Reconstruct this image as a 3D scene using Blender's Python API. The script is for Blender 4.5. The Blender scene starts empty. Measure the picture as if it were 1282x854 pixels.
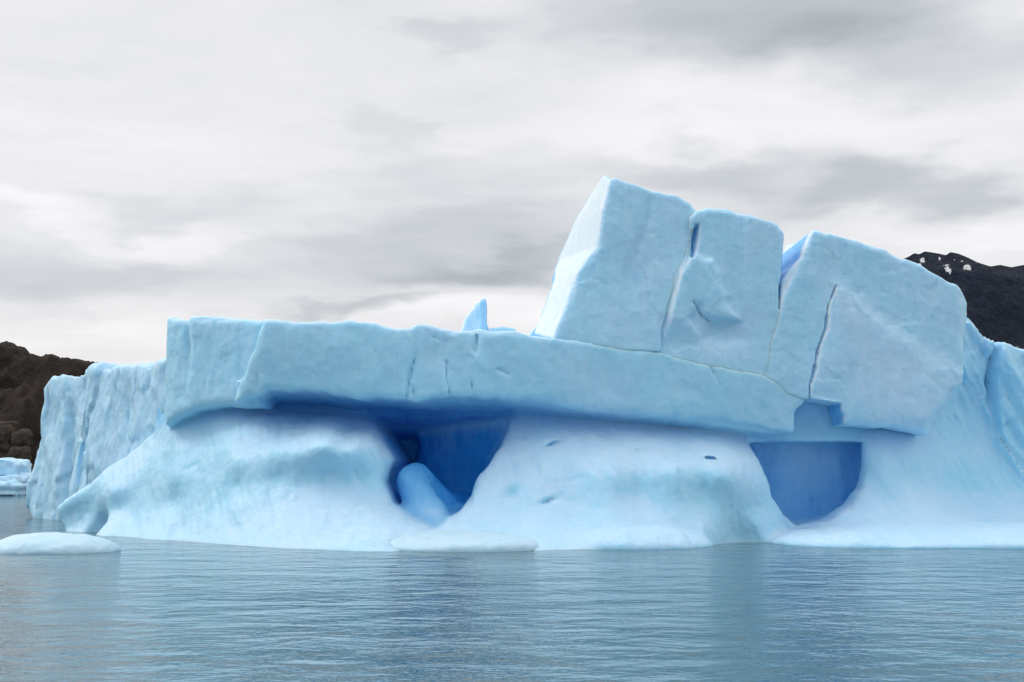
import bpy, math, random
import numpy as np
from mathutils import Vector

S = bpy.context.scene
COL = S.collection
R = math.radians

# ------------------------------------------------------------------ camera
F_PX = 1424.4                      # focal length in pixels of the 1282 px wide photograph
CAM_H = 5.0
HORIZON = 585.0
THETA = math.atan((HORIZON - 427.0) / F_PX)
cd = bpy.data.cameras.new('camera')
cd.sensor_width = 36.0
cd.lens = 40.0
cd.clip_start = 0.5
cd.clip_end = 20000.0
cam = bpy.data.objects.new('camera', cd)
cam.location = (0, 0, CAM_H)
cam.rotation_euler = (math.pi / 2 + THETA, 0, 0)
COL.objects.link(cam)
S.camera = cam


def direction(px, py):
    dx = (px - 641.0) / F_PX
    dy = (427.0 - py) / F_PX
    c, s = math.cos(THETA), math.sin(THETA)
    return dx, c - dy * s, s + dy * c


def at(px, py, Y):
    a, b, c = direction(px, py)
    t = Y / b
    return a * t, Y, CAM_H + c * t


def water_y(py):
    a, b, c = direction(641, py)
    return -CAM_H / c * b


# ------------------------------------------------------------------ render / exposure
S.view_settings.view_transform = 'Standard'
S.view_settings.look = 'None'
S.view_settings.exposure = 0.0
S.view_settings.gamma = 1.0
S.render.engine = 'CYCLES'
S.cycles.max_bounces = 10
S.cycles.diffuse_bounces = 6
S.cycles.glossy_bounces = 4
S.cycles.use_denoising = True

# ------------------------------------------------------------------ sky and sun
SUN_EL, SUN_AZ = R(42), R(-82)      # azimuth from +Y (view direction) towards +X


class NT:
    """small helper round a node tree"""
    def __init__(self, tree):
        self.t = tree
        self.n = tree.nodes
        self.l = tree.links

    def node(self, kind, **kw):
        nd = self.n.new(kind)
        ins = kw.pop('ins', {})
        for k, v in kw.items():
            setattr(nd, k, v)
        for k, v in ins.items():
            if hasattr(v, 'is_output'):
                self.l.new(v, nd.inputs[k])
            else:
                nd.inputs[k].default_value = v
        return nd

    def math(self, op, a, b=None, c=None, clamp=False):
        nd = self.n.new('ShaderNodeMath')
        nd.operation = op
        nd.use_clamp = clamp
        for i, v in enumerate((a, b, c)):
            if v is None:
                continue
            if hasattr(v, 'is_output'):
                self.l.new(v, nd.inputs[i])
            else:
                nd.inputs[i].default_value = v
        return nd.outputs[0]

    def vmath(self, op, a, b=None, scale=None):
        nd = self.n.new('ShaderNodeVectorMath')
        nd.operation = op
        for i, v in enumerate((a, b)):
            if v is None:
                continue
            if hasattr(v, 'is_output'):
                self.l.new(v, nd.inputs[i])
            else:
                nd.inputs[i].default_value = v
        if scale is not None:
            nd.inputs['Scale'].default_value = scale
        return nd.outputs[0]

    def noise(self, vec, scale, detail=4, rough=0.5, dist=0.0, out='Fac'):
        nd = self.node('ShaderNodeTexNoise', ins={'Vector': vec, 'Scale': scale, 'Detail': detail,
                                                   'Roughness': rough, 'Distortion': dist})
        return nd.outputs[out]

    def mapping(self, vec, loc=(0, 0, 0), rot=(0, 0, 0), scale=(1, 1, 1), kind='POINT'):
        nd = self.node('ShaderNodeMapping', vector_type=kind, ins={'Vector': vec, 'Location': loc, 'Rotation': rot,
                                                                     'Scale': scale})
        return nd.outputs[0]

    def ramp(self, fac, stops, interp='LINEAR'):
        nd = self.n.new('ShaderNodeValToRGB')
        cr = nd.color_ramp
        cr.interpolation = interp
        while len(cr.elements) < len(stops):
            cr.elements.new(0.5)
        for e, (p, c) in zip(cr.elements, stops):
            e.position = p
            e.color = (c[0], c[1], c[2], 1) if isinstance(c, (tuple, list)) else (c, c, c, 1)
        self.l.new(fac, nd.inputs[0])
        return nd.outputs[0]

    def mix(self, fac, a, b, mode='MIX'):
        nd = self.n.new('ShaderNodeMix')
        nd.data_type = 'RGBA'
        nd.blend_type = mode
        for i, v in ((0, fac), (6, a), (7, b)):
            if hasattr(v, 'is_output'):
                self.l.new(v, nd.inputs[i])
            elif i == 0:
                nd.inputs[0].default_value = v
            else:
                nd.inputs[i].default_value = (v[0], v[1], v[2], 1)
        return nd.outputs[2]


def build_sky():
    w = bpy.data.worlds.new('World')
    S.world = w
    w.use_nodes = True
    t = NT(w.node_tree)
    t.n.clear()
    tc = t.node('ShaderNodeTexCoord')
    d = t.vmath('NORMALIZE', tc.outputs['Generated'])
    sx = t.node('ShaderNodeSeparateXYZ', ins={0: d})
    az = t.math('ARCTAN2', sx.outputs[0], sx.outputs[1])
    el = t.math('ARCSINE', sx.outputs[2])
    sky = t.node('ShaderNodeTexSky', sky_type='NISHITA')
    sky.sun_disc = False
    sky.sun_elevation = SUN_EL
    sky.sun_rotation = SUN_AZ
    sky.altitude = 200
    # clouds live on a layer overhead: direction / (height + curvature)
    den = t.math('ADD', t.math('MAXIMUM', sx.outputs[2], 0.0), 0.16)
    cx = t.math('DIVIDE', sx.outputs[0], den)
    cy = t.math('DIVIDE', sx.outputs[1], den)
    plane = t.node('ShaderNodeCombineXYZ', ins={0: cx, 1: cy, 2: 0.0}).outputs[0]
    warp = t.noise(plane, 1.1, 3, 0.55, out='Color')
    warp = t.vmath('SCALE', t.vmath('SUBTRACT', warp, (0.5, 0.5, 0.5)), scale=0.5)
    wp = t.vmath('ADD', plane, warp)
    big = t.noise(t.mapping(wp, loc=(3.1, 1.7, 0), scale=(0.55, 0.9, 1)), 1.5, 6, 0.55)
    fine = t.noise(t.mapping(wp, loc=(7.3, 2.2, 4), scale=(0.8, 1.6, 1)), 3.4, 7, 0.6)
    # broad banks of cloud in this part of the sky (azimuth, elevation)
    ae = t.node('ShaderNodeCombineXYZ', ins={0: az, 1: el, 2: 0.0}).outputs[0]
    w2 = t.noise(t.mapping(ae, scale=(1.0, 2.9, 1)), 6.0, 5, 0.55, out='Color')
    w2 = t.vmath('MULTIPLY', t.vmath('SUBTRACT', w2, (0.5, 0.5, 0.5)), (0.24, 0.11, 0.0))
    aew = t.vmath('ADD', ae, w2)

    def ang(px, py):
        a, b, c = direction(px, py)
        n = math.sqrt(a * a + b * b + c * c)
        return math.atan2(a, b), math.asin(c / n)

    total = None
    for (px, py, rx, ry, rot, amp) in BANKS:
        a0, e0 = ang(px, py)
        m = t.mapping(aew, loc=(a0, e0, 0), rot=(0, 0, R(rot)), scale=(rx / F_PX, ry / F_PX, 1), kind='TEXTURE')
        g = t.node('ShaderNodeTexGradient', gradient_type='SPHERICAL', ins={0: m}).outputs['Fac']
        g = t.node('ShaderNodeMapRange', interpolation_type='SMOOTHSTEP', ins={0: g, 1: 0.0, 2: 0.75}).outputs[0]
        v = t.math('MULTIPLY', g, amp)
        total = v if total is None else t.math('ADD', total, v)
    val = t.math('ADD', t.math('MULTIPLY', total, 0.86), 0.85)
    val = t.math('MULTIPLY_ADD', t.math('SUBTRACT', big, 0.5), 0.22, val)
    val = t.math('MULTIPLY_ADD', t.math('SUBTRACT', fine, 0.5), 0.20, val)
    # an overcast sky is brighter overhead than towards the horizon
    up = t.node('ShaderNodeMapRange', ins={0: el, 1: 0.40, 2: 1.2, 3: 0.0, 4: 0.55}).outputs[0]
    val = t.math('ADD', val, up)
    val = t.math('MAXIMUM', val, 0.3)
    tint = t.ramp(val, [(0.40, (0.88, 0.985, 1.06)), (0.66, (0.95, 0.99, 1.042)), (0.86, (0.996, 0.995, 1.018))])
    low = t.node('ShaderNodeMapRange', ins={0: el, 1: 0.04, 2: 0.17, 3: 1.0, 4: 0.0}).outputs[0]
    tint = t.mix(low, tint, t.mix(1.0, tint, (1.025, 0.995, 0.975), 'MULTIPLY'))
    cloud = t.vmath('MULTIPLY', tint, t.node('ShaderNodeCombineXYZ', ins={0: val, 1: val, 2: val}).outputs[0])
    cloud = t.vmath('SCALE', cloud, scale=10.0)        # background strength is 0.1
    col = t.mix(0.97, sky.outputs[0], cloud)
    bg = t.node('ShaderNodeBackground', ins={'Color': col, 'Strength': 0.1})
    out = t.node('ShaderNodeOutputWorld')
    t.l.new(bg.outputs[0], out.inputs[0])


#        px   py   rx   ry  rot  amp   (centre and size of each bank as angles, amp > 0 brighter)
BANKS = [
    (960, 5, 420, 95, 4, -0.30),
    (1150, 60, 330, 80, -6, -0.16),
    (580, 38, 110, 26, 0, -0.12),
    (1130, 225, 190, 42, 4, -0.20),
    (1000, 235, 420, 60, 0, -0.10),
    (840, 205, 240, 40, -4, -0.16),
    (560, 305, 330, 75, 0, -0.20),
    (620, 330, 190, 34, 0, -0.17),
    (560, 225, 250, 42, -3, -0.14),
    (490, 165, 90, 32, -20, -0.10),
    (460, 378, 130, 20, 3, -0.22),
    (230, 255, 210, 34, 10, -0.10),
    (90, 325, 330, 50, 0, -0.12),
    (200, 350, 420, 50, 0, -0.06),
    (640, 398, 260, 34, 0, 0.13),
    (50, 258, 190, 22, -9, 0.10),
    (270, 290, 190, 22, 8, 0.08),
    (950, 145, 420, 60, 0, 0.06),
    (1250, 292, 240, 34, 0, 0.12),
    (1240, 210, 60, 30, 0, 0.10),
    (240, 430, 420, 50, 0, 0.05),
]
build_sky()

sl = bpy.data.lights.new('sun', 'SUN')
sl.energy = 1.05
sl.angle = R(22)
sl.color = (1.0, 0.97, 0.93)
so = bpy.data.objects.new('sun', sl)
COL.objects.link(so)
sd = Vector((math.sin(SUN_AZ) * math.cos(SUN_EL), math.cos(SUN_AZ) * math.cos(SUN_EL), math.sin(SUN_EL)))
so.rotation_euler = (-sd).to_track_quat('-Z', 'Y').to_euler()

# ------------------------------------------------------------------ numeric helpers


def _hash(ix, iy, iz, seed):
    h = (ix.astype(np.uint32) * np.uint32(374761393) + iy.astype(np.uint32) * np.uint32(668265263)
         + iz.astype(np.uint32) * np.uint32(2147483647) + np.uint32(seed * 144665 + 1013))
    h = (h ^ (h >> np.uint32(13))) * np.uint32(1274126177)
    h = h ^ (h >> np.uint32(16))
    return (h & np.uint32(0xFFFF)).astype(np.float32) / 32767.5 - 1.0


def vnoise(x, y, z, seed=0):
    """smooth value noise in -1..1"""
    x, y, z = np.broadcast_arrays(x, y, z)
    fx, fy, fz = np.floor(x), np.floor(y), np.floor(z)
    ix, iy, iz = fx.astype(np.int64), fy.astype(np.int64), fz.astype(np.int64)
    u, v, w = (x - fx).astype(np.float32), (y - fy).astype(np.float32), (z - fz).astype(np.float32)
    u, v, w = [q * q * q * (q * (q * 6 - 15) + 10) for q in (u, v, w)]
    r = 0
    for a in (0, 1):
        for b in (0, 1):
            for c in (0, 1):
                wt = (u if a else 1 - u) * (v if b else 1 - v) * (w if c else 1 - w)
                r = r + wt * _hash(ix + a, iy + b, iz + c, seed)
    return r


def fbm(x, y, z, octs=4, gain=0.5, seed=0, ridged=False):
    r, a, s = 0, 1.0, 1.0
    for o in range(octs):
        n = vnoise(x * s + 17.3 * o, y * s + 5.1 * o, z * s + 9.7 * o, seed + o)
        if ridged:
            n = 1 - 2 * np.abs(n)
        r = r + a * n
        a *= gain
        s *= 2.03
    return r


def smax(a, b, k):
    h = np.clip(0.5 + 0.5 * (a - b) / k, 0, 1)
    return b + (a - b) * h + k * h * (1 - h)


def smin(a, b, k):
    return -smax(-a, -b, k)


def poly_sdf(pts, X, Z):
    """signed distance to a polygon in the x-z plane, negative inside"""
    p = np.array(pts, dtype=np.float32)
    q = np.roll(p, -1, axis=0)
    d2 = np.full(X.shape, 1e9, np.float32)
    inside = np.zeros(X.shape, bool)
    for (ax, az), (bx, bz) in zip(p, q):
        ex, ez = bx - ax, bz - az
        wx, wz = X - ax, Z - az
        tt = np.clip((wx * ex + wz * ez) / (ex * ex + ez * ez + 1e-9), 0, 1)
        d2 = np.minimum(d2, (wx - ex * tt) ** 2 + (wz - ez * tt) ** 2)
        cond = (az > Z) != (bz > Z)
        xi = ax + (Z - az) * ex / (ez if abs(ez) > 1e-9 else 1e-9)
        inside ^= cond & (X < xi)
    d = np.sqrt(d2)
    return np.where(inside, -d, d)


def line_dist(pts, X, Z):
    """distance to an open polyline, and the position along it (0..1)"""
    best = np.full(X.shape, 1e9, np.float32)
    par = np.zeros(X.shape, np.float32)
    n = len(pts) - 1
    for i in range(n):
        (ax, az), (bx, bz) = pts[i], pts[i + 1]
        ex, ez = bx - ax, bz - az
        tt = np.clip(((X - ax) * ex + (Z - az) * ez) / (ex * ex + ez * ez + 1e-9), 0, 1)
        d = np.sqrt((X - ax - ex * tt) ** 2 + (Z - az - ez * tt) ** 2)
        m = d < best
        best = np.where(m, d, best)
        par = np.where(m, (i + tt) / n, par)
    return best, par


def rbf_surface(pts, X, Z, smooth=0.02):
    """thin-plate surface y(x, z) through world points"""
    P = np.array(pts, float)
    n = len(P)
    sc = 10.0
    c = P[:, [0, 2]] / sc
    def U(r2):
        return 0.5 * r2 * np.log(r2 + 1e-12)
    K = U(((c[:, None] - c[None]) ** 2).sum(-1)) + smooth * np.eye(n) * 0.01
    Pm = np.c_[np.ones(n), c]
    A = np.block([[K, Pm], [Pm.T, np.zeros((3, 3))]])
    sol = np.linalg.solve(A, np.r_[P[:, 1], np.zeros(3)])
    gx, gz = X.ravel() / sc, Z.ravel() / sc
    out = sol[n] + sol[n + 1] * gx + sol[n + 2] * gz
    for i in range(n):
        out = out + sol[i] * U((gx - c[i, 0]) ** 2 + (gz - c[i, 1]) ** 2)
    return out.reshape(X.shape).astype(np.float32)


class Grid:
    def __init__(self, lo, hi, h):
        self.lo, self.h = np.array(lo, float), h
        n = [int(math.ceil((hi[i] - lo[i]) / h)) + 1 for i in range(3)]
        self.n = n
        ax = [(lo[i] + h * np.arange(n[i])).astype(np.float32) for i in range(3)]
        self.x, self.y, self.z = ax[0][:, None, None], ax[1][None, :, None], ax[2][None, None, :]
        self.X2, self.Z2 = np.meshgrid(ax[0], ax[2], indexing='ij')     # x-z sheet

    def up(self, a):                 # an x-z sheet as a volume
        return a[:, None, :]


def surface_net(f, g):
    """closed quad mesh of the zero level of f on grid g"""
    f = f.copy()
    for s in ((0, slice(None), slice(None)), (-1, slice(None), slice(None)), (slice(None), 0, slice(None)),
              (slice(None), -1, slice(None)), (slice(None), slice(None), 0), (slice(None), slice(None), -1)):
        f[s] = np.maximum(f[s], 0.3 * g.h)
    neg = f < 0
    cnt = np.zeros([k - 1 for k in f.shape], np.uint8)
    sl = (slice(0, -1), slice(1, None))
    for a in (0, 1):
        for b in (0, 1):
            for c in (0, 1):
                cnt += neg[sl[a], sl[b], sl[c]]
    act = (cnt > 0) & (cnt < 8)
    I, J, K = np.nonzero(act)
    idx = np.full(act.shape, -1, np.int32)
    idx[I, J, K] = np.arange(len(I))
    acc = np.zeros((len(I), 3), np.float32)
    num = np.zeros(len(I), np.float32)
    corners = [(a, b, c) for a in (0, 1) for b in (0, 1) for c in (0, 1)]
    for p in corners:
        for ax in range(3):
            if p[ax]:
                continue
            q = list(p)
            q[ax] = 1
            f0 = f[I + p[0], J + p[1], K + p[2]]
            f1 = f[I + q[0], J + q[1], K + q[2]]
            m = (f0 < 0) != (f1 < 0)
            tt = np.where(m, f0 / np.where(m, f0 - f1, 1), 0)
            for k in range(3):
                acc[:, k] += np.where(m, p[k] + (tt if k == ax else 0), 0)
            num += m
    v = np.c_[I, J, K] + acc / num[:, None]
    v = (v * g.h + g.lo).astype(np.float32)
    quads = []
    for ax in range(3):
        o = [slice(1, -1)] * 3
        a = list(o)
        b = list(o)
        a[ax] = slice(0, -1)
        b[ax] = slice(1, None)
        sa, sb = neg[tuple(a)], neg[tuple(b)]
        i, j, k = np.nonzero(sa != sb)
        flip = sa[i, j, k]
        base = np.c_[i, j, k]
        for k2 in range(3):
            if k2 != ax:
                base[:, k2] += 1
        u, w = (ax + 1) % 3, (ax + 2) % 3
        def cell(du, dw):
            c = base.copy()
            c[:, u] += du
            c[:, w] += dw
            return idx[c[:, 0], c[:, 1], c[:, 2]]
        qd = np.c_[cell(-1, -1), cell(0, -1), cell(0, 0), cell(-1, 0)]
        qd[~flip] = qd[~flip][:, ::-1]
        quads.append(qd)
    return v, np.concatenate(quads)


def vert_normals(v, q):
    n = np.cross(v[q[:, 2]] - v[q[:, 0]], v[q[:, 3]] - v[q[:, 1]])
    out = np.zeros_like(v)
    for k in range(3):
        s = 0
        for c in range(4):
            s = s + np.bincount(q[:, c], weights=n[:, k], minlength=len(v))
        out[:, k] = s
    return out / (np.linalg.norm(out, axis=1, keepdims=True) + 1e-9)


def relax(v, q, times=1, lam=0.5):
    for _ in range(times):
        s = np.zeros_like(v)
        d = np.zeros(len(v))
        for c in range(4):
            a, b = q[:, c], q[:, (c + 1) % 4]
            d += np.bincount(a, minlength=len(v)) + np.bincount(b, minlength=len(v))
            for k in range(3):
                s[:, k] += np.bincount(a, weights=v[b, k], minlength=len(v)) + np.bincount(b, weights=v[a, k], minlength=len(v))
        v = v + lam * (s / d[:, None] - v)
    return v.astype(np.float32)


def mesh_object(name, v, q, material, parent=None, attrs=None, smooth=True):
    me = bpy.data.meshes.new(name)
    v = np.asarray(v, np.float32)
    q = np.asarray(q, np.int32)
    me.vertices.add(len(v))
    me.vertices.foreach_set('co', v.ravel())
    me.loops.add(q.size)
    me.loops.foreach_set('vertex_index', q.ravel())
    me.polygons.add(len(q))
    me.polygons.foreach_set('loop_start', np.arange(0, q.size, q.shape[1], dtype=np.int32))
    me.update(calc_edges=True)
    me.validate()
    if smooth:
        me.polygons.foreach_set('use_smooth', np.ones(len(me.polygons), bool))
    for k, a in (attrs or {}).items():
        at_ = me.attributes.new(k, 'FLOAT', 'POINT')
        at_.data.foreach_set('value', np.asarray(a, np.float32))
    me.materials.append(material)
    o = bpy.data.objects.new(name, me)
    COL.objects.link(o)
    if parent:
        o.parent = parent
    return o


def tag(o, label=None, cat=None, group=None, kind=None):
    for k, v in (('label', label), ('category', cat), ('group', group), ('kind', kind)):
        if v:
            o[k] = v
    return o


# ------------------------------------------------------------------ materials


def new_mat(name):
    m = bpy.data.materials.new(name)
    m.use_nodes = True
    t = NT(m.node_tree)
    t.n.clear()
    out = t.node('ShaderNodeOutputMaterial')
    b = t.node('ShaderNodeBsdfPrincipled')
    t.l.new(b.outputs[0], out.inputs[0])
    return m, t, b, out


def ice_material(name, clear, crust, deep=None, radius=(0.20, 0.23, 0.27), rough=0.42, bump=0.30):
    """glacier ice: scatters light deep inside, with a whiter bubbly crust on weathered faces (attribute 'crust')"""
    m, t, b, out = new_mat(name)
    geo = t.node('ShaderNodeNewGeometry')
    pos = geo.outputs['Position']
    a = t.node('ShaderNodeAttribute', attribute_name='crust').outputs['Fac']
    n1 = t.noise(pos, 0.27, 4, 0.58)
    n2 = t.noise(t.mapping(pos, scale=(1.6, 1.6, 0.35)), 1.3, 4, 0.62)
    n3 = t.noise(pos, 5.0, 4, 0.6)
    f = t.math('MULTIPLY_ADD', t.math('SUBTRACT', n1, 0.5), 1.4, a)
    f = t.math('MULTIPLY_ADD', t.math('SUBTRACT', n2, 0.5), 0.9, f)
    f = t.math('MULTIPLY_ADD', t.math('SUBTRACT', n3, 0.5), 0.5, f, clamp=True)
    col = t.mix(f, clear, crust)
    sun_side_white = t.node('ShaderNodeMapRange', ins={0: t.math('MULTIPLY_ADD', t.math('SUBTRACT', n2, 0.5), 0.8, a), 1: 1.0, 2: 1.8}).outputs[0]
    col = t.mix(sun_side_white, col, (0.82, 0.90, 0.95))  # weathered white, with brightness of the sunward side painted in
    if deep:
        # blue inner ice, with light transmitted through the berg painted in by depth
        dn = t.node('ShaderNodeAttribute', attribute_name='painted_blue').outputs['Fac']
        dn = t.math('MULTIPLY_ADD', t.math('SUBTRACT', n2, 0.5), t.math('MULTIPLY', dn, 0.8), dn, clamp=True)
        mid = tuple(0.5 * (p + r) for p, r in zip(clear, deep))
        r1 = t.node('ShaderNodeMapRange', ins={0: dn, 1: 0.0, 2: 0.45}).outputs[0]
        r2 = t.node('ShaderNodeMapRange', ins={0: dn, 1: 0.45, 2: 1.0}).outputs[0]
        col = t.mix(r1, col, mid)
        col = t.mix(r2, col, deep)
    t.l.new(col, b.inputs['Base Color'])
    b.inputs['Subsurface Weight'].default_value = 1.0
    b.inputs['Subsurface Radius'].default_value = radius
    b.inputs['Subsurface Scale'].default_value = 1.0
    b.inputs['IOR'].default_value = 1.31
    rg = t.node('ShaderNodeMapRange', ins={0: n2, 1: 0.3, 2: 0.7, 3: rough - 0.1, 4: rough + 0.14}).outputs[0]
    t.l.new(rg, b.inputs['Roughness'])
    # relief: dimples, faint streaks, grain
    h = t.math('MULTIPLY', t.noise(pos, 1.7, 4, 0.6), 0.16)
    h = t.math('MULTIPLY_ADD', n2, 0.10, h)
    h = t.math('MULTIPLY_ADD', t.noise(t.mapping(pos, rot=(0, R(7), 0), scale=(2.4, 0.25, 0.22)), 1.5, 3, 0.6), 0.085, h)
    h = t.math('MULTIPLY_ADD', t.noise(pos, 8.0, 4, 0.62), 0.048, h)
    vor = t.node('ShaderNodeTexVoronoi', feature='F1', ins={'Vector': t.vmath('ADD', pos, t.vmath('SCALE', t.noise(pos, 1.1, 1, 0.5, out='Color'), scale=0.8)), 'Scale': 2.1})
    h = t.math('MULTIPLY_ADD', vor.outputs['Distance'], 0.085, h)
    bp = t.node('ShaderNodeBump', ins={'Strength': bump, 'Distance': 1.0, 'Height': h})
    t.l.new(bp.outputs[0], b.inputs['Normal'])
    return m


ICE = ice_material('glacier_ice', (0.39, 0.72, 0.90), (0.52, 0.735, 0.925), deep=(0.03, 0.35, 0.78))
ICE_WHITE = ice_material('bubbly_ice', (0.44, 0.68, 0.80), (0.53, 0.72, 0.84), radius=(0.15, 0.17, 0.2), rough=0.38, bump=0.3)


def water_material():
    m, t, b, out = new_mat('glacial_water')
    geo = t.node('ShaderNodeNewGeometry')
    pos = geo.outputs['Position']
    big = t.noise(t.mapping(pos, scale=(0.6, 1.0, 1)), 0.05, 4, 0.6)
    col = t.mix(big, (0.042, 0.108, 0.150), (0.072, 0.140, 0.172))
    t.l.new(col, b.inputs['Base Color'])
    b.inputs['Roughness'].default_value = 0.06
    b.inputs['IOR'].default_value = 1.333
    # wind ripples, longer along x
    wob = t.vmath('ADD', pos, t.vmath('SCALE', t.noise(pos, 0.25, 2, 0.5, out='Color'), scale=1.2))
    a = t.noise(t.mapping(wob, rot=(0, 0, R(8)), scale=(0.75, 1.1, 1)), 0.80, 4, 0.55)
    c = t.noise(t.mapping(wob, rot=(0, 0, R(-14)), scale=(0.75, 1.5, 1)), 2.9, 3, 0.55)
    e = t.noise(t.mapping(wob, rot=(0, 0, R(5)), scale=(0.55, 1.0, 1)), 0.42, 2, 0.5)
    patch = t.noise(t.mapping(pos, scale=(0.35, 0.8, 1)), 0.09, 3, 0.55)
    gain = t.node('ShaderNodeMapRange', ins={0: patch, 1: 0.35, 2: 0.65, 3: 0.45, 4: 1.3}).outputs[0]
    h = t.math('MULTIPLY', a, 0.18)
    h = t.math('MULTIPLY_ADD', c, 0.026, h)
    h = t.math('MULTIPLY', h, gain)
    h = t.math('MULTIPLY_ADD', e, 0.20, h)
    bp = t.node('ShaderNodeBump', ins={'Strength': 1.0, 'Distance': 1.0, 'Height': h})
    t.l.new(bp.outputs[0], b.inputs['Normal'])
    return m


def rock_material(name, dark, light, scale, snow=False):
    m, t, b, out = new_mat(name)
    geo = t.node('ShaderNodeNewGeometry')
    pos = geo.outputs['Position']
    n = t.noise(pos, scale, 8, 0.62)
    n2 = t.noise(t.mapping(pos, scale=(1, 1, 0.4)), scale * 4, 6, 0.65)
    f = t.math('MULTIPLY_ADD', n2, 0.5, t.math('MULTIPLY', n, 0.6))
    f = t.node('ShaderNodeMapRange', ins={0: f, 1: 0.40, 2: 0.72}).outputs[0]
    col = t.mix(f, dark, light)
    if snow:
        s = t.node('ShaderNodeAttribute', attribute_name='snow').outputs['Fac']
        s = t.math('MULTIPLY_ADD', t.math('SUBTRACT', t.noise(pos, scale * 9, 5, 0.6), 0.5), 2.2, s)
        s = t.node('ShaderNodeMapRange', ins={0: s, 1: 0.5, 2: 0.58}).outputs[0]
        col = t.mix(s, col, (0.75, 0.77, 0.8))
    t.l.new(col, b.inputs['Base Color'])
    b.inputs['Roughness'].default_value = 0.9
    b.inputs['Specular IOR Level'].default_value = 0.2
    bp = t.node('ShaderNodeBump', ins={'Strength': 0.8, 'Distance': 0.25 / scale, 'Height': f})
    t.l.new(bp.outputs[0], b.inputs['Normal'])
    return m


WATER = water_material()
ROCK_BROWN = rock_material('brown_rock', (0.009, 0.008, 0.007), (0.060, 0.045, 0.037), 0.035)
BOULDER = rock_material('boulder_rock', (0.030, 0.025, 0.021), (0.10, 0.078, 0.062), 0.16)
ROCK_SLATE = rock_material('slate_rock', (0.005, 0.009, 0.019), (0.020, 0.030, 0.054), 0.006, snow=True)

# ------------------------------------------------------------------ water: one sheet to the horizon


def build_water():
    ys = np.r_[np.linspace(-60, 200, 60), np.geomspace(220, 12000, 30)]
    xs = np.r_[-np.geomspace(9000, 90, 20), np.linspace(-80, 80, 40), np.geomspace(90, 9000, 20)]
    X, Y = np.meshgrid(xs, ys, indexing='ij')
    v = np.c_[X.ravel(), Y.ravel(), np.zeros(X.size)]
    n, m = X.shape
    i, j = np.meshgrid(np.arange(n - 1), np.arange(m - 1), indexing='ij')
    a = (i * m + j).ravel()
    q = np.c_[a, a + m, a + m + 1, a + 1]
    tag(mesh_object('lake_water', v, q, WATER), kind='structure')


build_water()

# ------------------------------------------------------------------ the iceberg
berg = bpy.data.objects.new('iceberg', None)
berg.location = (0, 0, 0)
COL.objects.link(berg)
tag(berg, 'huge pale blue iceberg with tall cracked blocks and two deep blue caves above the lake', 'iceberg')


def xz(pts, Y=None):
    """pixels (px, py[, Y]) -> world (x, z)"""
    r = []
    for p in pts:
        w = at(p[0], p[1], p[2] if len(p) > 2 else Y)
        r.append((w[0], w[2]))
    return r


def by_height(pts, Z):
    """x of a polyline given as world (x, z) points, as a function of z"""
    p = sorted(pts, key=lambda c: c[1])
    return np.interp(Z, [c[1] for c in p], [c[0] for c in p]).astype(np.float32)


def by_x(pts, X):
    p = sorted(pts)
    return np.interp(X, [c[0] for c in p], [c[1] for c in p]).astype(np.float32)


def slot(f, g, pts, Yref, yface, width, depth, taper=True):
    """cut a crack along a pixel polyline into a front face"""
    d, t = line_dist(xz(pts, Yref), g.X2, g.Z2)
    w = width * (0.45 + 0.55 * np.sin(np.pi * np.clip(t * 0.8 + 0.1, 0, 1)) if taper else 1.0)
    w = w + 0.05 * vnoise(g.X2 * 1.7, g.Z2 * 1.7, 0 * g.X2, 91)
    r = np.clip(1 - (g.y - g.up(yface)) / depth, 0, 1.3)
    return smax(f, -(g.up(d) - g.up(w) * 1.5 * r), 0.06)


def finish(name, f, g, mat, disp, crust, relaxes=1, painted_blue=None):
    v, q = surface_net(f, g)
    v = relax(v, q, relaxes, 0.5)
    n = vert_normals(v, q)
    v = v + n * disp(v, n)[:, None]
    n = vert_normals(v, q)
    at_ = {'crust': np.clip(crust(v, n), 0, 2)}
    if painted_blue is not None:
        at_['painted_blue'] = np.clip(painted_blue(v, n), 0, 1)
    return mesh_object(name, v, q, mat, berg, at_)


def sample2(a, g, v):
    """an x-z sheet of grid g read at vertices"""
    fx = np.clip((v[:, 0] - g.lo[0]) / g.h, 0, a.shape[0] - 1.001)
    fz = np.clip((v[:, 2] - g.lo[2]) / g.h, 0, a.shape[1] - 1.001)
    i, k = fx.astype(int), fz.astype(int)
    u, w = fx - i, fz - k
    return (a[i, k] * (1 - u) + a[i + 1, k] * u) * (1 - w) + (a[i, k + 1] * (1 - u) + a[i + 1, k + 1] * u) * w


def facets(a, b, size, seed, warp=0.25):
    """flat conchoidal facets: cells with their own offset and tilt"""
    a = a / size + warp * vnoise(a / size * 1.7, b / size * 1.7, 0 * a, seed + 5)
    b = b / size + warp * vnoise(a * 1.7 + 9, b / size * 1.7, 0 * a, seed + 6)
    ia, ib = np.floor(a), np.floor(b)
    best = np.full(a.shape, 1e9)
    out = np.zeros(a.shape)
    for i in (-1, 0, 1):
        for j in (-1, 0, 1):
            ca, cb = (ia + i).astype(np.int64), (ib + j).astype(np.int64)
            o = 0 * ca
            da = a - (ca + 0.5 + 0.42 * _hash(ca, cb, o, seed))
            db = b - (cb + 0.5 + 0.42 * _hash(ca, cb, o, seed + 1))
            d = da * da + db * db
            m = d < best
            best = np.where(m, d, best)
            out = np.where(m, 0.5 * _hash(ca, cb, o, seed + 2) + 1.0 * (_hash(ca, cb, o, seed + 3) * da + _hash(ca, cb, o, seed + 4) * db), out)
    return out


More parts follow.
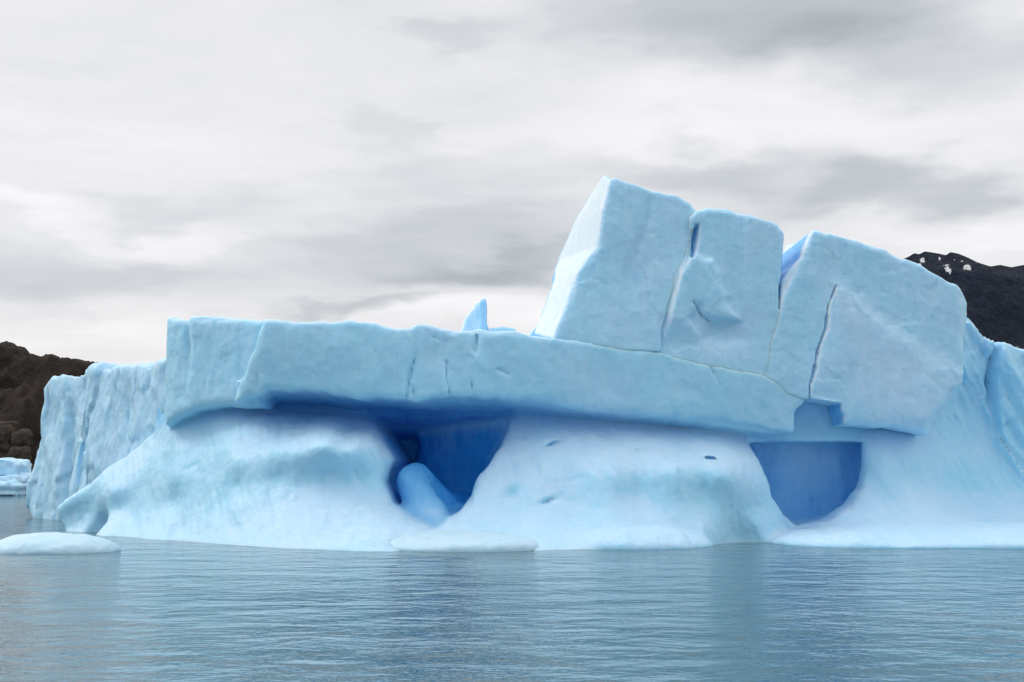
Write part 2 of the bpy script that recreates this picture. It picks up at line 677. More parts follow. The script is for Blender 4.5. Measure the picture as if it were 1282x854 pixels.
def calved(v, n):
    """relief of a calved ice face: soft facets, hanging flutes, small dimples"""
    x, y, z = v.T
    side = 1 - np.abs(n[:, 2])
    d = 0.13 * fbm(x * 0.28, y * 0.28, z * 0.22, 3, 0.5, 11)
    d += side * 0.055 * fbm(x * 1.5, y * 1.5, z * 0.28, 3, 0.55, 21)
    d += 0.025 * fbm(x * 1.9, y * 1.9, z * 1.9, 3, 0.5, 31)
    d += 0.045 * facets(x + 0.35 * z, 0.75 * z, 3.1, 201, 0.4) + 0.02 * facets(x, 0.7 * z, 1.1, 211)
    return d * np.clip((-n[:, 1] - 0.35) / 0.4, 0.0, 1)


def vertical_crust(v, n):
    return 0.28 + 0.5 * np.clip(n[:, 2], 0, 1) + 2.1 * np.clip(-n[:, 0] - 0.3, 0, 1) * (n[:, 2] > -0.3)  # last term paints faces turned towards the sun whiter


# ---- main body: foot slopes, overhanging ledge, caves
SKIRT = [
    # groove under the ledge
    (190, 551, 89), (221, 523, 86), (287, 510, 84.2), (333, 513, 84), (400, 517, 84), (450, 521, 84.3),
    # upper slope
    (150, 582, 89.6), (190, 572, 86.8), (250, 553, 83.2), (320, 535, 81.0), (400, 531, 80.4), (440, 538, 80.8), (240, 580, 82.2), (320, 557, 78.8),
    # brow
    (85, 626, 90.4), (140, 616, 87.3), (215, 604, 82.5), (300, 582, 78.2), (350, 564, 76.7), (410, 549, 75.7), (445, 558, 76.0), (468, 576, 76.9),
    # steep band below the brow
    (85, 650, 90.8), (115, 645, 89.8), (150, 638, 87.0), (215, 630, 82.6), (300, 608, 78.2), (350, 596, 76.8), (410, 590, 76.2), (445, 594, 76.5), (476, 602, 77.0),
    # flare
    (160, 657, 84.9), (220, 650, 80.9), (220, 664, 80.1), (300, 626, 77.3), (300, 642, 76.5), (300, 658, 75.8), (300, 670, 75.0),
    (380, 612, 75.9), (380, 632, 74.9), (380, 650, 73.7), (380, 668, 72.3), (440, 614, 76.0), (440, 635, 74.9), (440, 653, 73.6), (440, 671, 71.6),
    (490, 625, 76.6), (495, 645, 75.0), (510, 663, 73.2), (520, 675, 71.6), (575, 673, 71.6),
    # waterline
    (70, 664, 91), (130, 670, 84.5), (200, 675.5, 79.5), (300, 681, 74.3), (380, 685, 71.2), (440, 688, 69.6), (490, 689, 69.0), (560, 689, 69.0),
    # under the cave
    (547, 659, 73.8), (510, 630, 76.5), (520, 560, 82), (580, 545, 82), (560, 610, 79),
    # slope between the caves
    (655, 516, 84), (700, 519, 83.6), (780, 522, 83.5), (860, 529, 83.5), (920, 535, 83.5), (960, 545, 83.6),
    (640, 545, 81.6), (690, 545, 80.6), (760, 550, 80), (840, 555, 79.7), (910, 560, 79.7), (950, 575, 80),
    (625, 590, 78.3), (680, 586, 77.3), (760, 588, 76.1), (840, 588, 75.9), (900, 591, 76.3), (950, 602, 78),
    (600, 616, 76.9), (650, 614, 76.3), (720, 611, 76.1), (800, 611, 76.1), (880, 612, 76.5), (940, 618, 77.4),
    (575, 650, 74.6), (610, 640, 75.2), (650, 632, 75.3), (650, 650, 74.0), (650, 667, 72.2), (720, 628, 75.5), (720, 645, 74.4), (720, 660, 73.2), (720, 673, 71.9),
    (800, 628, 75.6), (800, 645, 74.7), (800, 660, 73.8), (800, 672, 72.8), (880, 630, 76.2), (880, 648, 75.4), (880, 665, 74.3), (945, 640, 77.7), (950, 660, 77.3), (980, 662, 79.2),
    (670, 688, 69.7), (780, 685, 71.2), (860, 681, 73.9), (930, 677, 77.4), (1000, 673, 80.9),
    # round the second cave and the far slope
    (1015, 662, 80.5), (1040, 600, 82.5), (1040, 560, 83.5),
    (1095, 540, 81.9), (1140, 543, 82.4), (1185, 556, 83.6), (1094, 560, 80.9), (1094, 582, 80.5), (1094, 604, 80.2), (1140, 570, 80.8), (1140, 602, 80.3),
    (1085, 630, 79.2), (1055, 650, 78.7), (1110, 638, 78.7), (1180, 620, 81.2), (1200, 592, 83.3), (1240, 600, 84.4), (1282, 606, 84.4), (1380, 610, 84.4), (1480, 610, 84),
    (1220, 545, 85.6), (1282, 545, 85.6), (1380, 545, 85.6), (1480, 545, 86), (1230, 636, 82.4), (1282, 640, 82.4), (1380, 645, 82.4),
    (1100, 655, 77.2), (1160, 650, 77.8), (1230, 656, 79.6), (1282, 658, 79.6), (1380, 658, 79.6), (1480, 658, 79),
    (1030, 672, 79), (1100, 675, 76.5), (1200, 676, 76.0), (1282, 676, 76.0), (1380, 676, 77), (1480, 676, 78),
]
LEDGE_TOP = [(694, 424), (760, 433), (826, 441), (880, 455), (956, 468), (986, 484), (1004, 490)]


def build_body():
    g = Grid((-41, 61, -1.4), (45, 97.6, 17.2), 0.16)
    X2, Z2 = g.X2, g.Z2
    skirt_pts = [at(*p) for p in SKIRT]
    Fs = rbf_surface(skirt_pts, X2, np.maximum(Z2, 0.0), 0.05)
    Fs = Fs + np.minimum(Z2, 0.0) * 0.9                     # spreads a little below the water
    # hanging flutes on the steep band under the brow
    Fs = Fs + 0.10 * fbm(X2 * 1.3, Z2 * 0.18, 0 * X2, 3, 0.55, 5) * np.exp(-((Z2 - 4.6) / 1.6) ** 2)
    gx, gz = np.gradient(Fs, g.h)
    slope = np.sqrt(1 + gx * gx + gz * gz)
    left_edge = poly_sdf(xz([(190, 540), (150, 569), (110, 598), (75, 625), (57, 637), (58, 652), (72, 664), (85, 690),
                             (700, 800), (1900, 760), (1900, 400), (190, 400)], 89.5), X2, Z2)
    sk2 = np.maximum(Z2 - 10.6, left_edge)
    f = smax(g.up(Fs) - g.y, g.up(sk2 * slope), 0.8) / g.up(slope)
    f = np.maximum(f, g.y - 97)

    # overhanging ledge, two pieces: the set-back shoulder and the long block
    y1 = by_x([(at(205, 450, 84)[0], 84.2), (at(240, 450, 82)[0], 82.2), (at(325, 450, 80)[0], 80.2)], X2)
    x232 = by_height(xz([(228, 397), (232, 430), (232, 455), (236, 490)], 82), Z2)
    y1 = y1 + 0.55 * np.exp(-((X2 - x232) / 0.28) ** 2) * np.clip((Z2 - 11.2) / 2.5, 0, 1)
    l1 = poly_sdf(xz([(206, 398, 84), (212, 395, 84), (230, 399, 83), (238, 393, 82), (270, 394, 81), (330, 400, 80), (345, 470, 80),
                      (330, 508, 80), (287, 507, 81), (250, 512, 82), (221, 523, 83), (206, 534, 84), (203, 480, 84)]), X2, Z2)
    fl = smax(g.up(l1), (g.up(y1) - g.y), 0.7)
    y2 = by_x([(at(288, 450, 77)[0], 78.0), (at(330, 450, 77)[0], 76.9), (at(500, 450, 77)[0], 77.3), (at(620, 450, 77)[0], 78.2),
               (at(720, 450, 78)[0], 78.6), (at(860, 450, 79)[0], 79.0), (at(1010, 450, 79)[0], 79.0)], X2)
    y2 = y2 + 0.06 * (Z2 - 12.5) ** 2 * 0.35                # bulges between top and bottom
    for px_, st in ((513, 0.30), (560, -0.12), (597, -0.22), (690, 0.12), (800, -0.10)):
        xs_ = by_height(xz([(px_ + 6, 405), (px_ - 2, 450), (px_ - 4, 500)], 78), Z2)
        y2 = y2 + st / (1 + np.exp(-(X2 - xs_) / 0.18))
    y2 = y2 + 0.22 * fbm(X2 * 0.22, Z2 * 0.3, 0 * X2, 2, 0.5, 306) * np.clip((at(690, 450, 78)[0] - X2) / 2, 0, 1)
    xe = by_height(xz([(331, 400), (318, 430), (305, 462), (297, 478), (289, 500)], 77), Z2)
    l2pts = [(331, 400), (360, 401), (410, 403), (450, 402), (480, 406), (511, 408), (520, 405), (560, 411), (604, 414), (640, 417), (668, 421)] \
        + LEDGE_TOP + [(1015, 496), (1003, 510), (1001, 544), (975, 540), (958, 532), (860, 523), (760, 514), (690, 506), (640, 501), (567, 499), (510, 500),
                       (444, 496), (382, 490), (333, 488), (305, 496), (288, 502), (296, 478), (305, 462), (318, 430)]
    l2 = poly_sdf(xz([(p[0], p[1], 77.0 if p[0] < 560 else 78.6) for p in l2pts]), X2, Z2)
    l2 = l2 + 0.15 * fbm(X2 * 0.5, Z2 * 0.6, 0 * X2, 4, 0.6, 305) * np.where((X2 > at(690, 430, 78.6)[0]) & (Z2 > 10.6), 0.0, 1.0)
    kk = np.where(X2 > at(690, 430, 78.6)[0], 0.06, 0.5) + 0 * Z2
    kk = np.where(Z2 < 10.6, np.where(X2 > 15, 0.3, 0.55), kk).astype(np.float32)
    fl2 = smax(g.up(l2), (g.up(y2) - g.y), g.up(kk))
    for pts, w, dp in (
        ([(519, 446), (514, 465), (510, 482), (508, 502)], 0.11, 0.5),
        ([(511, 480), (516, 484), (518, 500)], 0.07, 0.3),
        ([(559, 448), (558, 470), (560, 485), (565, 500)], 0.07, 0.35),
        ([(588, 466), (590, 480), (594, 497)], 0.06, 0.3),
        ([(538, 419), (550, 424)], 0.05, 0.2),
        ([(623, 461), (638, 468)], 0.07, 0.3),
        ([(597, 418), (595, 440)], 0.10, 0.35),
        ([(893, 456), (902, 470), (908, 482)], 0.06, 0.25),
    ):
        fl2 = slot(fl2, g, pts, 77.5, y2, w, dp)
    zl = by_x([(at(q[0], q[1], 78.0)[0], at(q[0], q[1], 78.0)[2]) for q in ((288, 490), (333, 487), (382, 489), (444, 495), (510, 499), (567, 498), (620, 499),
                                                                              (680, 504), (760, 513), (860, 522), (975, 539))], X2)
    sof = g.up(zl) + 0.12 - 0.14 * np.maximum(g.y - 78.4, 0)          # the underside falls away towards the back
    body_w = np.maximum(np.maximum(sof - g.z, g.z - 11.0), np.maximum(g.up(y2) + 0.5 - g.y, g.up(np.maximum(at(296, 490, 79)[0] - X2, X2 - at(985, 540, 79)[0]))))
    fl2 = smin(fl2, body_w, 0.12)
    del body_w
    fl = smin(fl, fl2, 0.25)
    fl = np.maximum(fl, g.y - 97)
    f = smin(f, fl, 0.55)
    del fl, fl2

    # core behind the niche over the second cave
    core = poly_sdf(xz([(930, 470), (1135, 470), (1135, 560), (930, 560)], 82), X2, Z2)
    yc = np.full_like(X2, 82.3)
    f = smin(f, np.maximum(smax(g.up(core), g.up(yc) - g.y, 0.4), g.y - 97), 0.3)

    # far wing, set back behind the tall block
    yw = by_x([(at(1180, 450, 84)[0], 84.5), (at(1238, 450, 85)[0], 86.4), (at(1246, 450, 85)[0], 85.4), (at(1282, 450, 84)[0], 84.6),
               (at(1480, 450, 84)[0], 84.0)], X2)
    yw = yw + 0.42 * fbm(X2 * 0.8 + Z2 * 0.35, Z2 * 0.12, 0 * X2, 4, 0.6, 8) - 0.04 * np.clip(9 - Z2, 0, 9)
    yw = yw + 0.35 * facets(X2 + 0.45 * Z2, 0.45 * Z2, 1.9, 241, 0.4)
    wing = poly_sdf(xz([(1150, 380), (1214, 397), (1224, 406), (1232, 416), (1241, 426), (1245, 430), (1248, 427), (1262, 432), (1290, 442),
                        (1400, 470), (1500, 500), (1700, 700), (1150, 700)], 85.5), X2, Z2)
    fw = smax(g.up(wing), g.up(yw) - g.y, 0.35)
    fw = slot(fw, g, [(1244, 424), (1239, 450), (1238, 480), (1241, 520), (1242, 545)], 86, yw, 0.22, 1.6)
    f = smin(f, np.maximum(fw, g.y - 97), 0.8)
    del fw

    # low white feet at the waterline
    for (px, py, Y, rx, ry, rz, k) in (
        (455, 684, 73.0, 3.6, 3.4, 0.75, 0.3), (772, 682, 74.7, 6.2, 4.4, 1.25, 0.22), 
        (690, 684, 74.6, 2.6, 3.3, 0.75, 0.25), (1240, 680, 78.5, 14.2, 7.4, 1.3, 0.45), (1080, 682, 76.0, 5.6, 4.3, 0.95, 0.6),
    ):
        cx = (px - 641) / F_PX * Y
        e = np.sqrt(((g.x - cx) / rx) ** 2 + ((g.y - Y) / ry) ** 2 + (g.z / rz) ** 2)
        f = smin(f, (e - 1) * rz * 0.9, k)

    # the first cave: mouth outline run back into the berg, floor and roof closing in
    m1 = poly_sdf(xz([(438, 503), (455, 525), (471, 550), (487, 574), (481, 590), (479, 606), (490, 630), (515, 647), (547, 658), (574, 642),
                      (590, 622), (597, 600), (612, 580), (626, 555), (636, 530), (643, 504), (560, 480), (500, 480)], 76.5), X2, Z2)
    xr = at(640, 560, 80)[0]
    xl = at(521, 560, 90)[0]
    xw = by_height(xz([(508, 500), (511, 530), (513, 545), (522, 558), (516, 575), (508, 600), (500, 640)], 90), Z2)
    yb = 84.8 + np.clip((xr - X2) / (xr - xl), -1, 1.2) * 5.5 + 6.0 / (1 + np.exp((X2 - xw) / 0.16))
    yb = np.minimum(yb, 93.2) + 0.25 * fbm(X2 * 0.5, Z2 * 0.5, 0 * X2, 2, 0.5, 3)
    yb = yb - 0.35 * np.clip(4.0 - Z2, 0, 5)                # the back wall leans out at its foot
    roof = np.minimum(g.up(zl) + 0.08 - 0.14 * np.maximum(g.y - 78.4, 0), 9.0 - 0.2 * np.maximum(g.y - 84.5, 0))
    cave = smax(smax(g.up(m1), g.y - g.up(yb), 0.6), g.z - roof, 0.35)
    def cap(p, q, r0, r1):
        p, q = np.array(p), np.array(q)
        d = q - p
        t_ = np.clip(((g.x - p[0]) * d[0] + (g.y - p[1]) * d[1] + (g.z - p[2]) * d[2]) / (d @ d), 0, 1)
        return np.sqrt((g.x - p[0] - t_ * d[0]) ** 2 + (g.y - p[1] - t_ * d[1]) ** 2 + (g.z - p[2] - t_ * d[2]) ** 2) - (r0 + (r1 - r0) * t_)
    a = np.array(at(516, 603, 79.9))
    b = np.array(at(535, 652, 78.9))
    lump_ = smin(cap(a, b, 1.1, 1.3), cap(b, np.array(at(552, 672, 76.8)), 1.4, 1.1), 0.8)
    lump_ = smin(lump_, cap(a + np.array([0.35, 1.2, 0.55]), b + np.array([1.2, 4.0, -0.8]), 0.8, 1.9), 1.3)
    lump_ = smin(lump_, cap(b + np.array([0.6, 2.0, -0.6]), b + np.array([1.5, 9.0, -0.2]), 1.7, 2.2), 1.0)
    cave = smax(cave, -lump_, 0.45)
    f = smax(f, -cave, 0.6)

    # the second cave: a square hollow with a flat roof
    m2 = poly_sdf(xz([(949, 553), (956, 580), (964, 604), (966, 622), (985, 645), (1010, 662), (1040, 652, 79.2), (1066, 632, 79.8), (1082, 612, 80.2), (1086, 590, 80.4),
                      (1089, 553, 80.6)], 78.8), X2, Z2)
    m2b = poly_sdf(xz([(960, 553), (975, 630), (1010, 655), (1070, 640), (1092, 620), (1098, 590), (1098, 553)], 82.0), X2, Z2)
    yb2 = 85.3 + 0.2 * fbm(X2 * 0.7, Z2 * 0.3, 0 * X2, 3, 0.5, 4)
    cave = smax(g.up(m2), g.y - g.up(yb2), 0.4)
    cave = smin(cave, smax(np.maximum(g.up(m2b), 82.3 - g.y), g.y - g.up(yb2), 0.4), 0.2)
    f = smax(f, -cave, 0.22)

    # pits melted into the slopes
    for (px, py, Y, rx, rz, dp, rot) in (
        (638, 611, 76.2, 0.72, 0.85, 0.5, 0), (691, 556, 80, 0.55, 0.12, 0.2, 25), (687, 627, 75.5, 0.6, 0.15, 0.2, 20), (890, 575, 78.3, 0.55, 0.13, 0.2, -8),
        (720, 600, 76.0, 0.3, 0.1, 0.12, 15), (835, 570, 78.6, 0.3, 0.08, 0.12, 0), (795, 566, 79, 0.3, 0.08, 0.12, 10), (230, 585, 81.5, 0.5, 0.1, 0.15, 20), (1262, 640, 78, 0.5, 0.1, 0.15, -35),
    ):
        wx, wy, wz = at(px, py, Y)
        c, s = math.cos(R(rot)), math.sin(R(rot))
        u = (X2 - wx) * c + (Z2 - wz) * s
        w = -(X2 - wx) * s + (Z2 - wz) * c
        e = np.sqrt(g.up((u / rx) ** 2 + (w / rz) ** 2) + ((g.y - wy) / (dp + 0.25)) ** 2)
        f = smax(f, -(e - 1) * min(rx, rz, dp), 0.3)

    # hollow under the nose at the far end of the slope
    wx, wy, wz = at(118, 660, 88.5)
    e = np.sqrt(((g.x - wx) / 1.5) ** 2 + ((g.y - wy + 1.0) / 2.2) ** 2 + ((g.z - wz) / 1.9) ** 2)
    f = smax(f, -(e - 1) * 1.4, 0.5)

    def disp(v, n):
        x, y, z = v.T
        d = 0.10 * fbm(x * 0.33, y * 0.33, z * 0.33, 3, 0.5, 41)
        side = 1 - np.abs(n[:, 2])
        up = np.clip((z - 9.5) / 0.8, 0, 1)
        d = d * (1 - up) + up * calved(v, n)
        # run-off grooves down the slopes
        d += (1 - up) * 0.05 * fbm(x * 1.5 + 0.7 * z + 0.5 * vnoise(x * 0.4, y * 0.4, z * 0.3, 7), 0.2 * y, z * 0.22, 4, 0.6, 61)
        d += (1 - up) * (0.02 * fbm(x * 2.1, y * 2.1, z * 2.1, 3, 0.5, 71) + 0.03 * facets(x + 0.4 * z, 1.3 * z, 1.6, 221) * side)
        return d

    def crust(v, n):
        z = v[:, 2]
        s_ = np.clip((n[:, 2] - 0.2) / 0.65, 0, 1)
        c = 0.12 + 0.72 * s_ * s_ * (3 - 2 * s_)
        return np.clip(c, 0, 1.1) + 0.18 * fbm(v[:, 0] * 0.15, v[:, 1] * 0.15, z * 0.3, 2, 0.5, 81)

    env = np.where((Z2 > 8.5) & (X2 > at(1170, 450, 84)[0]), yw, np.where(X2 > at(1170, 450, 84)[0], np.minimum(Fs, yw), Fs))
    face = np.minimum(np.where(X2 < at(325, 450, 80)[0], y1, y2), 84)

    def painted_blue(v, n):  # paints transmitted blue light into caves, groove and ledge underside
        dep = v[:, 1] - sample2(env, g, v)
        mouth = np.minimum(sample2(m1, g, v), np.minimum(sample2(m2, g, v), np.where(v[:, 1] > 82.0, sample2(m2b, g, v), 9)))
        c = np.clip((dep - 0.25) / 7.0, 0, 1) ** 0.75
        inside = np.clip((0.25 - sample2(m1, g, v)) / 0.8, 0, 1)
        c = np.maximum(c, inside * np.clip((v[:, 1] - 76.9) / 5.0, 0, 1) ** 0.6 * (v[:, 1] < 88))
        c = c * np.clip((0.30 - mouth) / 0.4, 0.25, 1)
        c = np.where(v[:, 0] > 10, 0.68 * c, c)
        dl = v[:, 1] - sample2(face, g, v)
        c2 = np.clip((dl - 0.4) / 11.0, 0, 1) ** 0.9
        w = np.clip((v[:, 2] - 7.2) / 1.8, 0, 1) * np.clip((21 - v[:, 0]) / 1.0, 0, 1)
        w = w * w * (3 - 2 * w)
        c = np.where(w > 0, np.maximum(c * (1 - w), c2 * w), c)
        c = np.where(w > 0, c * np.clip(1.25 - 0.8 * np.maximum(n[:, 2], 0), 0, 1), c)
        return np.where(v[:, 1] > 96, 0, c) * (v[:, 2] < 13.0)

    return finish('ice_slope', f, g, ICE, disp, crust, 1, painted_blue)


build_body()


def build_foot(px, Y, rx, ry, rz, seed):
    cx = (px - 641) / F_PX * Y
    g = Grid((cx - rx * 1.2, Y - ry * 1.2, -0.8), (cx + rx * 1.2, Y + ry * 1.2, rz * 1.5), 0.10)
    e = ((np.abs(g.x - cx) / rx) ** 2.6 + (np.abs(g.y - Y) / ry) ** 2.4 + (np.abs(g.z) / rz) ** 2.4) ** (1 / 2.4)

    def disp(v, n):
        x, y, z = v.T
        return 0.14 * fbm(x * 0.35, y * 0.35, 0 * z + seed, 3, 0.5, seed) + 0.03 * fbm(x * 1.4, y * 1.4, z * 2, 3, 0.5, seed + 3)
    finish('ice_foot', (e - 1) * 0.8, g, ICE_WHITE, disp, lambda v, n: 0.35 + 0.6 * np.clip(n[:, 2], 0, 1), 1)


build_foot(584, 72.4, 5.0, 4.0, 0.95, 101)


def block(name, pts, yface, yback, lo, hi, h=0.13, k=0.45, cuts=(), Yref=80, fused=None, crust=vertical_crust, disp=calved):
    """a block of the berg: outline in the x-z plane, its own front face, real thickness behind"""
    g = Grid(lo, hi, h)
    poly = poly_sdf(xz(pts, Yref), g.X2, g.Z2)
    free = np.ones_like(g.X2) if fused is None else np.clip(fused(g.X2, g.Z2), 0, 1)
    poly = poly + 0.10 * free * fbm(g.X2 * 0.7, g.Z2 * 0.7, 0 * g.X2, 4, 0.6, 301)
    k2 = (0.09 + (k - 0.09) * free).astype(np.float32)
    yf = yface(g.X2, g.Z2).astype(np.float32)
    gx, gz = np.gradient(yf, g.h)
    sl_ = np.sqrt(1 + gx * gx + gz * gz)
    f = smax(g.up(poly), (g.up(yf) - g.y) / g.up(sl_), g.up(k2))
    f = smax(f, g.y - yback, k)
    for c in cuts:
        f = slot(f, g, c[0], Yref, yf, c[1], c[2])
    return finish(name, f, g, ICE, disp, crust, 1, lambda v, n: np.clip((v[:, 1] - sample2(yf, g, v) - 0.12) / 1.8, 0, 0.5) * (n[:, 1] < 0.7) * (np.abs(n[:, 2]) < 0.7))  # cracks and sides painted bluer with depth, as light through ice


# leaning tower block with a bright facet on its side
def tower_face(X, Z):
    xe = by_height(xz([(766, 218), (756, 260), (748, 308), (725, 340), (703, 397), (690, 430)], 79.3), Z)
    xg = by_height(xz([(820, 230), (806, 290), (790, 330), (772, 390)], 79.3), Z)
    y = 78.9 + 0 * X + 0.05 * (Z - 14)
    dist = xe - X
    y = y + 2.3 * 0.5 * (dist + np.sqrt(dist ** 2 + 0.04))
    y = y + 0.28 / (1 + np.exp(-(X - xg) / 0.22)) * np.clip((Z - 16) / 4, 0, 1) + 0.22 * np.exp(-((X - xg) / 0.35) ** 2) * np.clip((Z - 17) / 4, 0, 1)
    return y


block('tower_block', [(754, 233, 84), (764, 226, 80), (775, 226, 80), (792, 231, 80), (817, 236, 79.3), (850, 242, 79.3), (866, 252, 79.3), (873, 262, 79.3), (871, 280, 79.3),
                      (866, 300, 79.3), (866, 321, 79.3), (850, 351, 79.3), (837, 378, 79.3), (828, 410, 79.3), (826, 445, 79.3), (760, 437, 79.3), (720, 430, 79.3),
                      (694, 427, 79.3), (668, 423, 85), (684, 377, 85), (704, 311, 85), (720, 279, 85), (748, 238, 85)],
      tower_face, 88.5, (0.5, 78.5, 13.0), (15, 90, 27.5), k=0.42,
      fused=lambda X, Z: np.maximum((Z - 21.5) / 1.5, np.clip((8 - X) / 1.0, 0, 1) * (Z - 15.3) / 1.0))


def broken_face(X, Z):
    plate = poly_sdf(xz([(800, 450), (826, 430), (850, 345), (866, 318), (880, 328), (889, 327), (899, 344), (905, 384), (924, 402), (890, 403), (879, 397),
                         (872, 384), (860, 400), (885, 440), (895, 470)], 80), X, Z)
    y = 79.25 + 0 * X
    y = y - 0.5 / (1 + np.exp(plate / 0.08)) * np.clip((Z - 13.6) / 1.8, 0, 1)
    shelf = poly_sdf(xz([(885, 404), (922, 404), (926, 425), (905, 432), (880, 425)], 80), X, Z)
    y = y + 0.5 / (1 + np.exp(shelf / 0.2))
    low = np.clip((at(900, 425, 80)[2] - Z) / 1.5, 0, 1)
    return y - 0.15 * low


block('broken_block', [(864, 274), (872, 265), (885, 262), (912, 262), (949, 272), (973, 280), (981, 292), (984, 310), (981, 350), (980, 390), (973, 423), (964, 440), (964, 475),
                       (895, 463), (820, 446), (820, 410), (828, 379), (840, 352), (858, 322), (862, 300)],
      broken_face, 89, (9.0, 77.5, 11.0), (20.5, 91, 26.0), h=0.11, k=0.42, Yref=79.6, fused=lambda X, Z: (Z - 20.5) / 1.5,
      cuts=[([(866, 379), (872, 388), (878, 397), (888, 402)], 0.06, 0.35), ([(872, 284), (868, 304), (866, 322)], 0.24, 1.1), ([(985, 300), (982, 340), (977, 386)], 0.26, 1.3)])


def tall_face(X, Z):
    xe = by_height(xz([(1019, 285), (1015, 300), (1003, 330), (985, 370), (970, 420), (955, 470)], 78.8), Z)
    y = 79.05 + 0 * X
    d = xe - X
    y = y + 1.4 * 0.5 * (d + np.sqrt(d ** 2 + 0.03))
    # broad spall scar leaning across the face
    scar = poly_sdf(xz([(1046, 356), (1062, 362), (1110, 410), (1160, 440), (1206, 468), (1200, 500), (1160, 530), (1010, 530), (1016, 470), (1036, 420)], 79), X, Z)
    y = y - 0.38 / (1 + np.exp(scar / 0.25))
    # worn lower corner, turned away
    xc = by_height(xz([(1206, 478), (1186, 488), (1178, 507), (1157, 530)], 79), Z)
    d = X - xc
    y = y + 1.2 * 0.5 * (d + np.sqrt(d ** 2 + 0.02)) * (Z < at(1200, 470, 79)[2])
    xr = at(1200, 400, 79)[0]
    d = X - xr
    return y + 1.0 * 0.5 * (d + np.sqrt(d ** 2 + 0.02))


SCAR = xz([(1046, 356), (1062, 362), (1110, 410), (1160, 440), (1206, 468), (1200, 500), (1160, 530), (1090, 530), (1060, 470), (1045, 410)], 79)


def scar_crust(v, n):
    s_ = poly_sdf(SCAR, v[:, 0], v[:, 2])
    return vertical_crust(v, n) + 0.55 / (1 + np.exp(s_ / 0.5))


block('tall_block', [(1012, 298), (1019, 288), (1050, 295), (1084, 304), (1110, 312), (1137, 324), (1170, 341), (1209, 361), (1223, 374), (1221, 396), (1214, 420),
                     (1212, 450), (1212, 482), (1198, 500), (1184, 520), (1170, 545), (1120, 535), (1058, 532), (1053, 505), (1016, 499), (1003, 499), (986, 492), (972, 480),
                     (954, 474), (957, 440), (968, 423), (977, 390), (982, 350), (992, 335), (1004, 322)],
      tall_face, 89, (16.5, 76.8, 6.5), (33.5, 90, 23.6), h=0.105, k=0.36, Yref=79, crust=scar_crust,
      fused=lambda X, Z: np.maximum(np.maximum((Z - 20.0) / 1.5, (X - 22.5) / 1.5), np.clip((X - 20.3) / 0.5, 0, 1) * np.clip((9.5 - Z) / 0.8, 0, 1)),
      cuts=[([(1047, 358), (1037, 384), (1034, 412), (1024, 438), (1020, 462), (1014, 482), (1014, 505)], 0.11, 0.6),
            ])

# rounded lump seen through the gap, and the fin behind the ledge
def lump(name, c, r, k=0.3, pts=None):
    g = Grid([c[i] - r[i] * 1.25 for i in range(3)], [c[i] + r[i] * 1.25 for i in range(3)], min(r) / 14)
    e = np.sqrt(((g.x - c[0]) / r[0]) ** 2 + ((g.y - c[1]) / r[1]) ** 2 + ((g.z - c[2]) / r[2]) ** 2)
    f = (e - 1) * min(r)
    return finish(name, f, g, ICE, lambda v, n: 0.10 * fbm(v[:, 0] * 0.8, v[:, 1] * 0.8, v[:, 2] * 0.8, 3, 0.5, 15), vertical_crust, 2)


c = at(997, 325, 88)
lump('ice_lump', (c[0], 88, c[2] - 1.0), (1.5, 2.2, 2.4))
block('ice_fin', [(576, 440), (577, 411), (582, 398), (590, 387), (600, 378), (607, 374), (610, 385), (611, 412), (612, 440)],
      lambda X, Z: 90 + 0.5 * np.abs(X + 2.5) + 0 * Z, 93, (-6, 88.5, 12.5), (0.5, 95, 20.5), 0.12, 0.3, Yref=90.5)
block('ice_hump', [(606, 440), (612, 412), (630, 410), (645, 412), (655, 440)], lambda X, Z: 90 + 0 * X, 94, (-4, 88.5, 13), (3, 96, 18), 0.14, 0.4, Yref=90.5)
block('ice_hump', [(650, 440), (664, 416), (676, 404), (684, 404), (700, 440)], lambda X, Z: 88.5 + 0 * X, 93, (-1, 86.5, 13), (6, 95, 18.5), 0.14, 0.4, Yref=89)


